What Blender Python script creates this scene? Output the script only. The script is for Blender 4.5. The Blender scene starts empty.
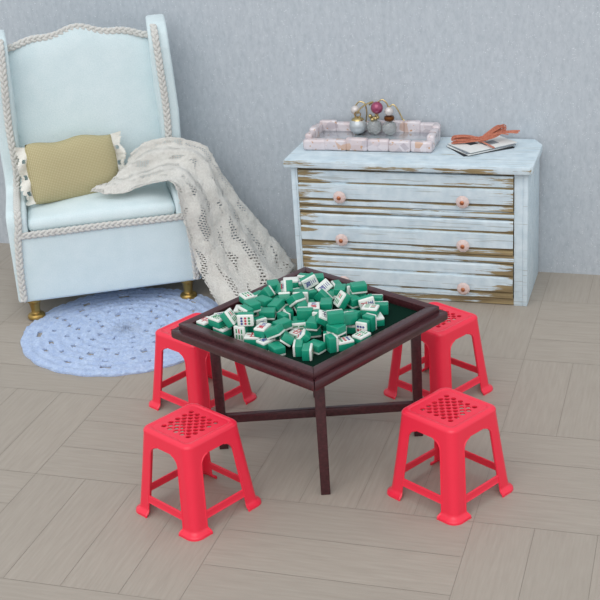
import bpy, bmesh, math, random
from mathutils import Vector, Matrix, Euler, Quaternion
from math import sin, cos, pi, radians, sqrt, hypot
random.seed(11)
scene = bpy.context.scene
COL = scene.collection

# ------------------------------------------------------------------ materials
def lin(c):
    return tuple(((x/255)/12.92 if x/255 <= .04045 else ((x/255+.055)/1.055)**2.4) for x in c) + (1,)

class NT:
    def __init__(s, name):
        s.m = bpy.data.materials.new(name); s.m.use_nodes = True
        s.t = s.m.node_tree; s.n = s.t.nodes; s.b = s.n['Principled BSDF']
        s.co = None
    def node(s, typ, **k):
        n = s.n.new(typ)
        for a, b in k.items():
            if a in n.inputs.keys(): n.inputs[a].default_value = b
            else: setattr(n, a, b)
        return n
    def link(s, a, b): s.t.links.new(a, b)
    def coord(s, scale=(1, 1, 1), out='Object', rot=(0, 0, 0)):
        c = s.node('ShaderNodeTexCoord'); mp = s.node('ShaderNodeMapping')
        mp.inputs['Scale'].default_value = scale; mp.inputs['Rotation'].default_value = rot
        s.link(c.outputs[out], mp.inputs['Vector']); return mp.outputs['Vector']
    def noise(s, vec, scale, detail=3, rough=.55):
        n = s.node('ShaderNodeTexNoise'); n.inputs['Scale'].default_value = scale
        n.inputs['Detail'].default_value = detail; n.inputs['Roughness'].default_value = rough
        s.link(vec, n.inputs['Vector']); return n.outputs['Fac']
    def ramp(s, fac, stops):
        r = s.node('ShaderNodeValToRGB'); e = r.color_ramp.elements
        while len(e) < len(stops): e.new(.5)
        for i, (p, c) in enumerate(stops):
            e[i].position = p; e[i].color = c
        s.link(fac, r.inputs['Fac']); return r.outputs['Color']
    def math(s, op, a, b=None):
        n = s.node('ShaderNodeMath', operation=op)
        for i, v in enumerate((a, b)):
            if v is None: continue
            if isinstance(v, (int, float)): n.inputs[i].default_value = v
            else: s.link(v, n.inputs[i])
        return n.outputs[0]
    def mix(s, fac, a, b):
        n = s.node('ShaderNodeMix', data_type='RGBA')
        for i, v in ((0, fac), (6, a), (7, b)):
            if isinstance(v, (int, float, tuple)): n.inputs[i].default_value = v
            else: s.link(v, n.inputs[i])
        return n.outputs[2]
    def bump(s, h, strength=.3, dist=.01):
        n = s.node('ShaderNodeBump'); n.inputs['Strength'].default_value = strength
        n.inputs['Distance'].default_value = dist
        s.link(h, n.inputs['Height']); s.link(n.outputs['Normal'], s.b.inputs['Normal'])
    def set(s, rough=.5, metal=0, spec=.5, color=None, **k):
        s.b.inputs['Roughness'].default_value = rough; s.b.inputs['Metallic'].default_value = metal
        s.b.inputs['Specular IOR Level'].default_value = spec
        if color is not None:
            if isinstance(color, tuple): s.b.inputs['Base Color'].default_value = color
            else: s.link(color, s.b.inputs['Base Color'])
        for a, b in k.items(): s.b.inputs[a.replace('_', ' ')].default_value = b
        return s.m

def W(v): return (v, v, v, 1)
M = {}
def plain(name, rgb, rough=.5, metal=0, spec=.5, var=.06, nscale=30, bump=0, bscale=200, **k):
    t = NT(name); v = t.coord()
    c = lin(rgb); d = tuple(x*(1-var*2) for x in c[:3])+(1,)
    col = t.mix(t.noise(v, nscale), d, c) if var else c
    if bump: t.bump(t.noise(v, bscale, 2), bump, .004)
    M[name] = t.set(rough, metal, spec, col, **k); return M[name]

# wall: pale grey paper with a brushed vertical mottle and scattered glitter
t = NT('glitter_paper'); v = t.coord(); vs = t.coord((9, 9, 2.5))
base = t.ramp(t.noise(vs, 3, 6, .65), [(.25, lin((172, 182, 190))), (.75, lin((194, 202, 208)))])
base = t.mix(t.math('MULTIPLY', t.noise(v, .7, 2), .5), base, lin((184, 186, 192)))
vo = t.node('ShaderNodeTexVoronoi'); vo.inputs['Scale'].default_value = 95; t.link(v, vo.inputs['Vector'])
sel = t.math('MULTIPLY', t.math('LESS_THAN', vo.outputs['Distance'], .20), t.math('GREATER_THAN', t.noise(v, 23, 1), .56))
mot = t.noise(t.coord((1, 1, .55)), 42, 4, .7)
base = t.mix(t.ramp(mot, [(.45, W(0)), (.8, W(.6))]), base, lin((152, 162, 170)))
base = t.mix(sel, base, lin((222, 226, 230)))
t.bump(t.noise(t.coord((1, 1, .5)), 120, 3), .25, .006)
M['wall'] = t.set(.62, 0, .35, base)

# floor: greige oak planks, grain along each plank (UV.x runs along the plank)
t = NT('oak_parquet')
uv = t.node('ShaderNodeTexCoord'); mp = t.node('ShaderNodeMapping'); mp.inputs['Scale'].default_value = (2.2, 26, 1)
t.link(uv.outputs['UV'], mp.inputs['Vector'])
g = t.noise(mp.outputs['Vector'], 2.2, 6, .6)
mp2 = t.node('ShaderNodeMapping'); mp2.inputs['Scale'].default_value = (1, 5, 1); t.link(uv.outputs['UV'], mp2.inputs['Vector'])
g2 = t.noise(mp2.outputs['Vector'], 2.2, 4, .6)
col = t.ramp(g, [(.3, lin((155, 146, 135))), (.72, lin((169, 160, 149)))])
at = t.node('ShaderNodeAttribute', attribute_name='plank')
col = t.mix(t.math('MULTIPLY', at.outputs['Fac'], .22), col, lin((146, 139, 130)))
col = t.mix(t.math('MULTIPLY', g2, .3), col, lin((176, 167, 155)))
t.bump(g, .06, .004)
M['floor'] = t.set(.55, 0, .35, col)
plain('plank_gap', (150, 141, 131), .7)

# distressed pale blue paint over brown wood
def distress(name, amount, along=(1.6, 26, 26)):
    t = NT(name); v = t.coord(along); v1 = t.coord()
    n1 = t.noise(v, 1.0, 8, .68); n2 = t.noise(v1, 2.6, 2)
    f = t.math('ADD', t.math('MULTIPLY', n1, .72), t.math('MULTIPLY', n2, .28))
    at = t.node('ShaderNodeAttribute', attribute_name='wear')
    f = t.math('ADD', f, at.outputs['Fac'])
    mask = t.ramp(f, [(amount, W(0)), (amount+.025, W(1))])
    paint = t.ramp(t.noise(v1, 14, 4), [(.3, lin((190, 208, 218))), (.7, lin((212, 226, 233)))])
    wood = t.ramp(t.noise(v, 2, 5), [(.3, lin((104, 88, 62))), (.7, lin((166, 148, 110)))])
    hair = t.ramp(t.noise(t.coord((2, 60, 60)), 1.5, 5), [(.60, W(0)), (.64, W(.55))])
    col = t.mix(hair, paint, lin((158, 164, 160)))
    col = t.mix(mask, col, wood)
    t.bump(f, .25, .004)
    M[name] = t.set(.6, 0, .35, col); return M[name]
distress('chest_paint', .64)
distress('chest_paint_upright', .67, (26, 26, 1.6))
distress('chest_wear', .605)

def fabric(name, a, b, scale=140, bump=.5, rough=.9, sheen=.2, big=9):
    t = NT(name); v = t.coord()
    n = t.noise(v, scale, 3, .7); n2 = t.noise(v, big, 3)
    col = t.ramp(t.math('ADD', t.math('MULTIPLY', n, .65), t.math('MULTIPLY', n2, .35)), [(.3, lin(a)), (.7, lin(b))])
    t.bump(n, bump, .006)
    M[name] = t.set(rough, 0, .2, col, Sheen_Weight=sheen); return M[name]
fabric('upholstery', (200, 219, 223), (221, 234, 237), 150, .35)
fabric('braid', (192, 192, 188), (219, 218, 213), 120, .4)
fabric('rug_yarn', (150, 172, 212), (196, 214, 240), 60, .9, big=18)
fabric('lace', (214, 212, 202), (238, 237, 230), 140, .5)
fabric('raffia', (164, 88, 68), (208, 138, 112), 90, .4)

# pillow weave
t = NT('olive_weave'); v = t.coord()
w1 = t.node('ShaderNodeTexWave', wave_type='BANDS', bands_direction='X'); w1.inputs['Scale'].default_value = 32; t.link(v, w1.inputs['Vector'])
w2 = t.node('ShaderNodeTexWave', wave_type='BANDS', bands_direction='Z'); w2.inputs['Scale'].default_value = 32; t.link(v, w2.inputs['Vector'])
h = t.math('MULTIPLY', w1.outputs['Fac'], w2.outputs['Fac'])
col = t.mix(h, lin((172, 161, 122)), lin((208, 200, 164)))
t.bump(h, .5, .004)
M['pillow'] = t.set(.9, 0, .2, col)

# wool shawl: fuzzy off-white with ladders of open slits
t = NT('mohair'); uv = t.node('ShaderNodeTexCoord')
n = t.noise(t.coord(), 70, 5, .75); n2 = t.noise(t.coord(), 6, 3)
col = t.ramp(t.math('ADD', t.math('MULTIPLY', n, .6), t.math('MULTIPLY', n2, .4)), [(.3, lin((198, 196, 189))), (.7, lin((236, 235, 229)))])
t.bump(n, .9, .012)
br = t.node('ShaderNodeTexBrick'); br.inputs['Scale'].default_value = 1; br.offset = .5
br.inputs['Brick Width'].default_value = .030; br.inputs['Row Height'].default_value = .017; br.inputs['Mortar Size'].default_value = .0045
br.inputs['Color1'].default_value = W(1); br.inputs['Color2'].default_value = W(1); br.inputs['Mortar'].default_value = W(0); br.inputs['Mortar Smooth'].default_value = .05
mpb = t.node('ShaderNodeMapping'); mpb.inputs['Rotation'].default_value = (0, 0, 1.05)
t.link(uv.outputs['UV'], mpb.inputs['Vector']); t.link(mpb.outputs['Vector'], br.inputs['Vector'])
sx = t.node('ShaderNodeSeparateXYZ'); t.link(uv.outputs['UV'], sx.inputs['Vector'])
wob = t.noise(uv.outputs['UV'], 3.5, 1)
col_ = t.math('SINE', t.math('ADD', t.math('MULTIPLY', sx.outputs['Y'], 46), t.math('MULTIPLY', wob, 9)))
mpc = t.node('ShaderNodeMapping'); mpc.inputs['Scale'].default_value = (1, 1.6, 1); t.link(uv.outputs['UV'], mpc.inputs['Vector'])
patch = t.math('MULTIPLY', t.math('GREATER_THAN', col_, .25), t.math('GREATER_THAN', t.noise(mpc.outputs['Vector'], 6.5, 1), .50))
hole = t.math('MULTIPLY', br.outputs['Color'], patch)
t.link(t.math('SUBTRACT', 1.0, hole), t.b.inputs['Alpha'])
M['mohair'] = t.set(.95, 0, .1, col, Sheen_Weight=.5)

plain('red_plastic', (244, 44, 72), .28, 0, .5, .03, 6, .04, 60, Subsurface_Weight=.0)
t = NT('rosewood'); v = t.coord((3, 3, 3)); vg = t.coord((4, 40, 40))
M['rosewood'] = t.set(.30, 0, .5, t.ramp(t.noise(vg, 2, 5), [(.3, lin((52, 23, 28))), (.7, lin((78, 38, 43)))]))
plain('felt', (8, 44, 34), .95, 0, .1, .25, 160, .5, 300)
plain('tile_green', (26, 148, 118), .3, 0, .5, .05, 20)
plain('tile_ivory', (228, 232, 226), .28, 0, .5, .03, 20)
plain('ink_red', (190, 48, 66), .4, var=0); plain('ink_blue', (52, 62, 140), .4, var=0)
plain('ink_green', (40, 140, 90), .4, var=0); plain('ink_dark', (36, 44, 70), .4, var=0)
plain('brass', (176, 146, 84), .32, .9, .5, .12, 25)
plain('gold_wire', (196, 176, 128), .25, 1, .5, .05)
plain('bronze', (120, 74, 40), .3, .9)
plain('copper', (190, 120, 84), .35, .8)
plain('pink_crystal', (236, 212, 206), .08, 0, .8, .1, 40, Transmission_Weight=.12, IOR=1.5)
plain('clear_crystal', (214, 220, 220), .05, 0, .8, 0, Transmission_Weight=.75, IOR=1.55)
plain('grey_pearl', (186, 192, 196), .2, .25, .7, .03, Coat_Weight=.6)
plain('white_pearl', (206, 200, 198), .22, .15, .7, .03, Coat_Weight=.5)
plain('plum_pearl', (150, 52, 92), .2, .3, .7, .03, Coat_Weight=.6)
t = NT('blush_glass'); v = t.coord()
vo = t.node('ShaderNodeTexVoronoi'); vo.inputs['Scale'].default_value = 16; t.link(v, vo.inputs['Vector'])
sep = t.node('ShaderNodeSeparateColor'); t.link(vo.outputs['Color'], sep.inputs['Color'])
col = t.ramp(sep.outputs['Red'], [(0, lin((182, 172, 178))), (.55, lin((214, 206, 210))), (.9, lin((198, 182, 184))), (1, lin((196, 158, 132)))])
gold = t.math('GREATER_THAN', t.noise(v, 45, 2), .66)
col = t.mix(gold, col, lin((188, 146, 112)))
t.bump(t.noise(v, 50, 3), .5, .004)
M['blush_glass'] = t.set(.16, 0, .7, col, Coat_Weight=.5)
plain('mirror', (196, 204, 210), .12, .6, .6, .05, 8)
plain('card_white', (226, 228, 226), .6, 0, .3, .04)
plain('card_black', (34, 36, 42), .5, 0, .3, .1)
plain('card_grey', (150, 158, 166), .6, 0, .3, .3, 22)

# ------------------------------------------------------------------ helpers
def finish(bm, name, mats, parent=None, smooth=True, angle=40, loc=None):
    me = bpy.data.meshes.new(name)
    bmesh.ops.recalc_face_normals(bm, faces=bm.faces[:])
    bm.to_mesh(me); bm.free()
    if not isinstance(mats, (list, tuple)): mats = [mats]
    for m in mats: me.materials.append(m)
    if smooth:
        for p in me.polygons: p.use_smooth = True
        me.set_sharp_from_angle(angle=radians(angle))
    o = bpy.data.objects.new(name, me); COL.objects.link(o)
    if parent is not None: o.parent = parent
    if loc is not None: o.location = loc
    return o
def thing(name, label, cat, loc=(0, 0, 0), rz=0, group=None):
    o = bpy.data.objects.new(name, None); COL.objects.link(o); o.empty_display_size = .05
    o.location = loc; o.rotation_euler = (0, 0, rz); o['label'] = label; o['category'] = cat
    if group: o['group'] = group
    return o
def tag(o, label, cat, group=None):
    o['label'] = label; o['category'] = cat
    if group: o['group'] = group
    return o
def copy_tree(o, parent=None):
    c = o.copy(); COL.objects.link(c)
    if parent is not None: c.parent = parent
    for ch in o.children: copy_tree(ch, c)
    return c
def box(bm, x0, x1, y0, y1, z0, z1, bev=0, seg=2, mi=0):
    b = bmesh.new(); bmesh.ops.create_cube(b, size=1)
    bmesh.ops.scale(b, vec=(x1-x0, y1-y0, z1-z0), verts=b.verts)
    bmesh.ops.translate(b, vec=((x0+x1)/2, (y0+y1)/2, (z0+z1)/2), verts=b.verts)
    if bev: bmesh.ops.bevel(b, geom=b.edges[:], offset=bev, segments=seg, profile=.5, affect='EDGES')
    merge(bm, b, mi)
def merge(bm, b, mi=0, mat=None):
    if mat is not None: bmesh.ops.transform(b, matrix=mat, verts=b.verts)
    mp = {}
    for v in b.verts: mp[v] = bm.verts.new(v.co)
    for f in b.faces:
        try: nf = bm.faces.new([mp[v] for v in f.verts]); nf.material_index = mi
        except ValueError: pass
    b.free()
def lathe(bm, prof, seg=24, c=(0, 0, 0), mi=0, mat=None):
    b = bmesh.new(); rings = []
    for r, z in prof:
        rings.append([b.verts.new((c[0]+r*cos(2*pi*k/seg), c[1]+r*sin(2*pi*k/seg), c[2]+z)) for k in range(seg)])
    for i in range(len(rings)-1):
        for k in range(seg):
            b.faces.new((rings[i][k], rings[i][(k+1) % seg], rings[i+1][(k+1) % seg], rings[i+1][k]))
    b.faces.new(rings[0]); b.faces.new(rings[-1])
    merge(bm, b, mi, mat)
def sphere(bm, c, r, mi=0, seg=20, sc=(1, 1, 1)):
    b = bmesh.new(); bmesh.ops.create_uvsphere(b, u_segments=seg, v_segments=seg//2+2, radius=r)
    merge(bm, b, mi, Matrix.Translation(c) @ Matrix.Diagonal((*sc, 1)))
def tube(bm, pts, r, seg=8, mi=0, closed=False, radii=None):
    pts = [Vector(p) for p in pts]; n = len(pts); rings = []; up = None
    for i, p in enumerate(pts):
        a = pts[(i-1) % n] if (closed or i > 0) else p
        c = pts[(i+1) % n] if (closed or i < n-1) else p
        d = (c-a).normalized()
        if up is None:
            up = Vector((0, 0, 1)) if abs(d.z) < .9 else Vector((0, 1, 0))
        s = d.cross(up).normalized(); up = s.cross(d).normalized()
        rr = radii[i] if radii else r
        rings.append([bm.verts.new(p+s*rr*cos(2*pi*k/seg)+up*rr*sin(2*pi*k/seg)) for k in range(seg)])
    for i in range(n if closed else n-1):
        A, B = rings[i], rings[(i+1) % n]
        for k in range(seg):
            f = bm.faces.new((A[k], A[(k+1) % seg], B[(k+1) % seg], B[k])); f.material_index = mi
    if not closed:
        for R in (rings[0], rings[-1]):
            f = bm.faces.new(R); f.material_index = mi
def prism(bm, poly, axis, a, b, mi=0, bev=0):
    """extrude a 2D polygon along axis 'x','y' or 'z' from a to b"""
    def P(u, v, w): return {'x': (w, u, v), 'y': (u, w, v), 'z': (u, v, w)}[axis]
    q = bmesh.new()
    A = [q.verts.new(P(u, v, a)) for u, v in poly]; B = [q.verts.new(P(u, v, b)) for u, v in poly]
    n = len(poly)
    q.faces.new(A); q.faces.new(B[::-1])
    for i in range(n): q.faces.new((A[i], B[i], B[(i+1) % n], A[(i+1) % n]))
    bmesh.ops.recalc_face_normals(q, faces=q.faces[:])
    if bev: bmesh.ops.bevel(q, geom=q.edges[:], offset=bev, segments=2, profile=.5, affect='EDGES')
    merge(bm, q, mi)
def slices(bm, axis, step):
    co = [getattr(v.co, axis) for v in bm.verts]; x = min(co)+step
    no = Vector({'x': (1, 0, 0), 'y': (0, 1, 0)}[axis])
    while x < max(co)-step*.3:
        bmesh.ops.bisect_plane(bm, geom=bm.verts[:]+bm.edges[:]+bm.faces[:], plane_co=no*x, plane_no=no); x += step
def smoothpath(pts, n):
    """Catmull-Rom through points, n samples a span"""
    P = [Vector(p) for p in pts]; P = [P[0]*2-P[1]]+P+[P[-1]*2-P[-2]]; out = []
    for i in range(1, len(P)-2):
        for k in range(n):
            t = k/n; a, b, c, d = P[i-1:i+3]
            out.append(.5*((2*b)+(c-a)*t+(2*a-5*b+4*c-d)*t*t+(3*b-a-3*c+d)*t**3))
    out.append(P[-2]); return out

# ------------------------------------------------------------------ the setting
WY = radians(-18.2)                                    # wall, chest and parquet run this way
def struct(o): o['kind'] = 'structure'; return o
ex = Vector((cos(WY), sin(WY), 0)); ey = Vector((-sin(WY), cos(WY), 0))
CF = Vector((1.394, 7.2527, 0)) - ex*1.472/2           # foot of the chest's front, at its middle
WALLD = .572
bm = bmesh.new(); box(bm, -5.5, 4.5, 0, .08, -.02, 3.4)
struct(finish(bm, 'wall_back', M['wall'], smooth=False)).location = CF+ey*WALLD
bpy.data.objects['wall_back'].rotation_euler = (0, 0, WY)

bm = bmesh.new(); uvl = bm.loops.layers.uv.new('UVMap'); pl = bm.faces.layers.float.new('plank')
ORG = Vector((-1.119, 5.534, 0)); g = .0012
def plank(x0, x1, y0, y1, along):
    vs = [bm.verts.new(ORG+ex*a+ey*b) for a, b in ((x0+g, y0+g), (x1-g, y0+g), (x1-g, y1-g), (x0+g, y1-g))]
    f = bm.faces.new(vs); f[pl] = random.random(); ou, ov = random.random()*40, random.random()*40
    for l, (a, b) in zip(f.loops, ((x0, y0), (x1, y0), (x1, y1), (x0, y1))):
        l[uvl].uv = (a+ou, b+ov) if along == 'x' else (b+ou, a+ov)
BW, BH = 1.10, .84
wallv = (CF+ey*WALLD-ORG).dot(ey)
for i in range(-4, 5):
    for j in range(-4, 6):
        x0, y0 = i*BW-.27, j*BH
        if y0 > wallv: continue
        y1 = min(y0+BH, wallv+.02)
        if (i+j) % 2:
            for k in range(4): plank(x0+k*BW/4, x0+(k+1)*BW/4, y0, y1, 'y')
        else:
            for k in range(3):
                a, b = y0+k*BH/3, y0+(k+1)*BH/3
                if a < wallv: plank(x0, x0+BW, a, min(b, wallv+.02), 'x')
me_f = finish(bm, 'floor', [M['floor'], M['plank_gap']], smooth=False); struct(me_f)
bm = bmesh.new(); bm.from_mesh(me_f.data)
c0 = [ORG+ex*a+ey*b for a, b in ((-4.6, -3.3), (5.2, -3.3), (5.2, wallv), (-4.6, wallv))]
f = bm.faces.new([bm.verts.new((p.x, p.y, -.0014)) for p in c0]); f.material_index = 1; f.normal_update()
if f.normal.z < 0: f.normal_flip()
bm.to_mesh(me_f.data); bm.free()

# tile poses: place, orientation, printed design, label
TILES = [
 (-0.4667, 5.7642, 0.6910, 0.9226, 0.0000, -0.0000, 0.3859, 'zhong', 'mahjong tile face up with a red character, only such in fifth row from back'),
 (-0.3867, 5.8201, 0.6910, 0.9956, -0.0000, -0.0000, 0.0937, 'wan_blue', 'mahjong tile face up, leftmost in fourth row from back'),
 (-0.2994, 5.8847, 0.6910, 0.7682, 0.0000, 0.0000, 0.6403, 'plain', 'mahjong tile face up with a blank face, only such in fourth row from back'),
 (-0.4033, 5.6856, 0.7370, 0.9242, -0.0000, 0.0000, -0.3820, 'fa', 'mahjong tile face up with a green character, only such in fifth row from back'),
 (-0.2937, 5.7800, 0.6910, 0.9781, -0.0000, 0.0000, 0.2080, 'wan', 'mahjong tile face up, only such in fifth row from back'),
 (-0.3835, 5.6711, 0.6910, 0.4086, 0.0000, 0.0000, 0.9127, 'bam', 'mahjong tile face up with green bamboo sticks, only such in sixth row from back'),
 (-0.2552, 5.7768, 0.7370, 0.0000, -0.9991, -0.0429, 0.0000, 'bam', 'mahjong tile green back up, leftmost in fourth row from back'),
 (-0.2647, 5.6771, 0.7750, 0.6221, 0.6221, -0.3362, -0.3362, 'bam', 'mahjong tile on edge with green bamboo sticks, only such in fourth row from back'),
 (-0.2126, 6.0276, 0.6970, 0.6498, 0.6498, 0.2790, 0.2790, 'plain', 'mahjong tile standing on edge, leftmost in second row from back'),
 (-0.2628, 5.9375, 0.7370, 0.8542, -0.0000, 0.0000, -0.5200, 'bam', 'mahjong tile face up with green bamboo sticks, only such in second row from back'),
 (-0.2325, 5.7387, 0.7830, 0.0000, -0.8493, 0.5279, -0.0000, 'dots', 'mahjong tile green back up, leftmost in third row from back'),
 (-0.1199, 5.9466, 0.6970, 0.6494, 0.6494, 0.2797, 0.2797, 'wan', 'mahjong tile standing on edge, third from left in second row from back'),
 (-0.0066, 6.1736, 0.6910, 0.9950, 0.0000, 0.0000, -0.1000, 'wan', 'mahjong tile face up, leftmost in back row'),
 (-0.0408, 6.1041, 0.7370, 0.9999, -0.0000, -0.0001, -0.0117, 'plain', 'mahjong tile face up with a blank face, only such in back row'),
 (0.0365, 6.2314, 0.6970, 0.6913, 0.6913, -0.1487, -0.1487, 'bam', 'mahjong tile standing on edge, second from left in back row'),
 (0.0391, 6.0877, 0.6910, 0.0000, -0.9912, -0.1324, 0.0000, 'wan', 'mahjong tile green back up, second from left in back row'),
 (-0.0741, 5.8998, 0.7505, 0.7172, -0.1455, 0.1396, 0.6670, 'bam', 'mahjong tile face up, only such in second row from back'),
 (-0.0766, 5.8756, 0.6970, 0.7071, 0.7071, -0.0057, -0.0057, 'dots', 'mahjong tile standing on edge, leftmost in third row from back'),
 (0.0057, 5.9077, 0.7430, 0.7055, 0.7055, -0.0475, -0.0475, 'zhong', 'mahjong tile on edge with a red character, only such in second row from back'),
 (-0.1838, 5.8380, 0.6970, 0.7055, 0.7055, 0.0483, 0.0483, 'dots', 'mahjong tile standing on edge, leftmost in fourth row from back'),
 (-0.1616, 5.7345, 0.7370, 0.0000, 0.9969, -0.0783, 0.0000, 'wan', 'mahjong tile green back up, second from left in fourth row from back'),
 (-0.0666, 5.8088, 0.6970, 0.5579, 0.5579, -0.4344, -0.4344, 'wan', 'mahjong tile standing on edge, second from left in fourth row from back'),
 (-0.0835, 5.7088, 0.7070, 0.2142, -0.6739, -0.2142, -0.6739, 'dots', 'mahjong tile standing on edge, leftmost in fifth row from back'),
 (0.0526, 6.0657, 0.7553, 0.6726, 0.7058, -0.0435, 0.2183, 'wan_blue', 'mahjong tile on edge with blue characters, only such in back row'),
 (0.1054, 6.1514, 0.6910, 0.9829, -0.0000, -0.0000, 0.1839, 'nan', 'mahjong tile face up, second from left in back row'),
 (0.1935, 6.0944, 0.6970, 0.5516, 0.5516, -0.4425, -0.4425, 'bam', 'mahjong tile standing on edge, third from left in back row'),
 (0.1233, 6.0521, 0.7192, 0.8344, 0.4264, -0.0796, 0.3401, 'wan_blue', 'mahjong tile tilted face upward with blue characters, only such in back row'),
 (0.1186, 5.9299, 0.7154, 0.0836, -0.3962, -0.5857, -0.7021, 'bam', 'mahjong tile standing on edge, sixth from left in second row from back'),
 (0.2048, 5.9612, 0.7370, 0.0000, 0.7634, 0.6459, -0.0000, 'wan', 'mahjong tile green back up, fourth from left in back row'),
 (0.2767, 5.9449, 0.7430, 0.7072, 0.7070, -0.0005, -0.0005, 'nan', 'mahjong tile on edge with a dark character, only such in back row'),
 (0.2537, 6.0315, 0.6910, 0.0000, -0.8772, -0.4801, 0.0000, 'dots', 'mahjong tile green back up, third from left in second row from back'),
 (0.1104, 5.5573, 0.7686, 0.9565, 0.1122, 0.2686, 0.0175, 'nan', 'mahjong tile face up with a dark character, only such in fifth row from back'),
 (0.0962, 5.6405, 0.7430, 0.6913, 0.6913, -0.1487, -0.1487, 'dots', 'mahjong tile standing on edge, fourth from left in fourth row from back'),
 (0.2764, 5.4828, 0.6910, 0.3912, -0.0000, -0.0000, -0.9203, 'bam', 'mahjong tile face up with green bamboo sticks, only such in front row'),
 (0.1593, 5.5010, 0.8010, 0.0476, 0.0476, -0.7055, -0.7055, 'wan', 'mahjong tile standing on edge, second from left in fifth row from back'),
 (0.2881, 5.8921, 0.6910, 0.9980, 0.0000, 0.0000, 0.0634, 'plain', 'mahjong tile face up, second from left in fourth row from back'),
 (0.3725, 5.8949, 0.6970, 0.0724, 0.0724, 0.7034, 0.7034, 'dots', 'mahjong tile standing on edge, seventh from left in second row from back'),
 (0.3925, 5.8017, 0.6970, 0.0386, 0.0386, 0.7061, 0.7061, 'bam', 'mahjong tile standing on edge, second from left in third row from back'),
 (0.3364, 5.6907, 0.7370, 0.9855, 0.0000, 0.0000, -0.1699, 'bam', 'mahjong tile face up with green bamboo sticks, only such in fourth row from back'),
 (0.3648, 5.6825, 0.6910, 0.6401, 0.0000, 0.0000, 0.7683, 'plain', 'mahjong tile face up with a blank face, only such in fifth row from back'),
 (0.2517, 5.6761, 0.7070, 0.6490, 0.2808, -0.6490, 0.2808, 'wan_blue', 'mahjong tile standing on edge, fifth from left in fourth row from back'),
 (0.2885, 5.5541, 0.7070, 0.6103, 0.3571, -0.6103, 0.3571, 'dots', 'mahjong tile on edge with coloured dots, only such in sixth row from back'),
 (0.2241, 5.6150, 0.6910, 0.9925, 0.0000, 0.0000, -0.1223, 'wan_blue', 'mahjong tile face up, only such in sixth row from back'),
 (0.1941, 5.4336, 0.6910, 0.9856, 0.0000, 0.0000, 0.1692, 'dots', 'mahjong tile face up with coloured dots, only such in front row'),
 (0.1600, 5.4796, 0.7490, 0.0000, -0.3963, -0.9181, -0.0000, 'wan', 'mahjong tile green back up, seventh from left in sixth row from back'),
 (0.1367, 5.4957, 0.6970, 0.7071, 0.7071, -0.0038, -0.0038, 'bam', 'mahjong tile standing on edge, second from left in front row'),
 (0.0497, 5.5935, 0.6910, 0.0000, 0.9983, 0.0583, -0.0000, 'bam', 'mahjong tile green back up, fifth from left in sixth row from back'),
 (-0.0023, 5.4731, 0.7122, 0.9156, -0.0215, -0.3986, -0.0493, 'dots', 'mahjong tile tilted face upward with coloured dots, only such in front row'),
 (0.0606, 5.4193, 0.6910, 0.0000, -0.9347, 0.3553, 0.0000, 'dots', 'mahjong tile green back up, third from left in front row'),
 (0.1338, 5.4151, 0.7070, 0.1321, -0.6947, -0.1321, -0.6947, 'zhong', 'mahjong tile standing on edge, third from left in front row'),
 (-0.0224, 5.4068, 0.6970, 0.5250, -0.5250, -0.4737, 0.4737, 'dots', 'mahjong tile standing on edge, leftmost in front row'),
 (-0.1227, 5.4216, 0.6910, 0.0000, -0.8417, 0.5400, 0.0000, 'wan', 'mahjong tile green back up, leftmost in front row'),
 (-0.0726, 5.4872, 0.7112, 0.1528, -0.6831, -0.6495, 0.2970, 'dots', 'mahjong tile tilted green back upward, only such in front row'),
 (-0.2337, 5.5495, 0.6910, 0.9942, 0.0000, 0.0000, -0.1080, 'zhong', 'mahjong tile face up with a red character, only such in front row'),
 (-0.1727, 5.4921, 0.6910, 0.9374, -0.0000, -0.0000, 0.3482, 'wan_blue', 'mahjong tile face up with blue characters, only such in front row'),
 (-0.2896, 5.6029, 0.7070, 0.6008, 0.3729, -0.6008, 0.3729, 'bam', 'mahjong tile on edge with green bamboo sticks, leftmost in sixth row from back'),
 (-0.2578, 5.6625, 0.7070, 0.6908, 0.1511, -0.6908, 0.1511, 'bam', 'mahjong tile standing on edge, only such in sixth row from back'),
 (-0.2629, 5.6012, 0.7750, 0.0354, -0.0354, -0.7062, 0.7062, 'dots', 'mahjong tile on edge with coloured dots, only such in fifth row from back'),
 (-0.0189, 5.5500, 0.6910, 0.3381, 0.0000, -0.0000, 0.9411, 'zhong', 'mahjong tile face up with a red character, only such in sixth row from back'),
 (-0.1101, 5.6406, 0.6910, 0.0000, 0.9993, 0.0386, -0.0000, 'wan', 'mahjong tile green back up, second from left in sixth row from back'),
 (-0.1800, 5.8511, 0.7490, 0.0000, 0.3980, 0.9174, -0.0000, 'dots', 'mahjong tile green back up, second from left in third row from back'),
 (-0.0367, 6.0398, 0.6970, 0.6973, 0.6973, 0.1175, 0.1175, 'wan', 'mahjong tile standing on edge, leftmost in back row'),
 (0.0466, 6.0082, 0.6970, 0.6950, -0.6950, -0.1304, 0.1304, 'wan', 'mahjong tile standing on edge, fifth from left in second row from back'),
 (-0.1650, 5.7586, 0.6910, 0.0000, 1.0000, 0.0040, -0.0000, 'bam', 'mahjong tile green back up, leftmost in fifth row from back'),
 (0.0356, 5.9007, 0.6910, 0.0000, 0.9962, 0.0873, 0.0000, 'bam', 'mahjong tile green back up, fourth from left in third row from back'),
 (0.1071, 5.8477, 0.6910, 0.3741, -0.0000, 0.0000, 0.9274, 'zhong', 'mahjong tile face up, leftmost in third row from back'),
 (0.1673, 6.0041, 0.6910, 0.0000, 0.8768, 0.4809, -0.0000, 'wan', 'mahjong tile green back up, second from left in second row from back'),
 (0.2124, 5.9369, 0.6910, 0.9911, -0.0000, -0.0000, 0.1331, 'dots', 'mahjong tile face up, second from left in third row from back'),
 (0.2612, 5.8158, 0.7370, 0.0000, -0.5159, -0.8567, 0.0000, 'wan', 'mahjong tile green back up, sixth from left in third row from back'),
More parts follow.
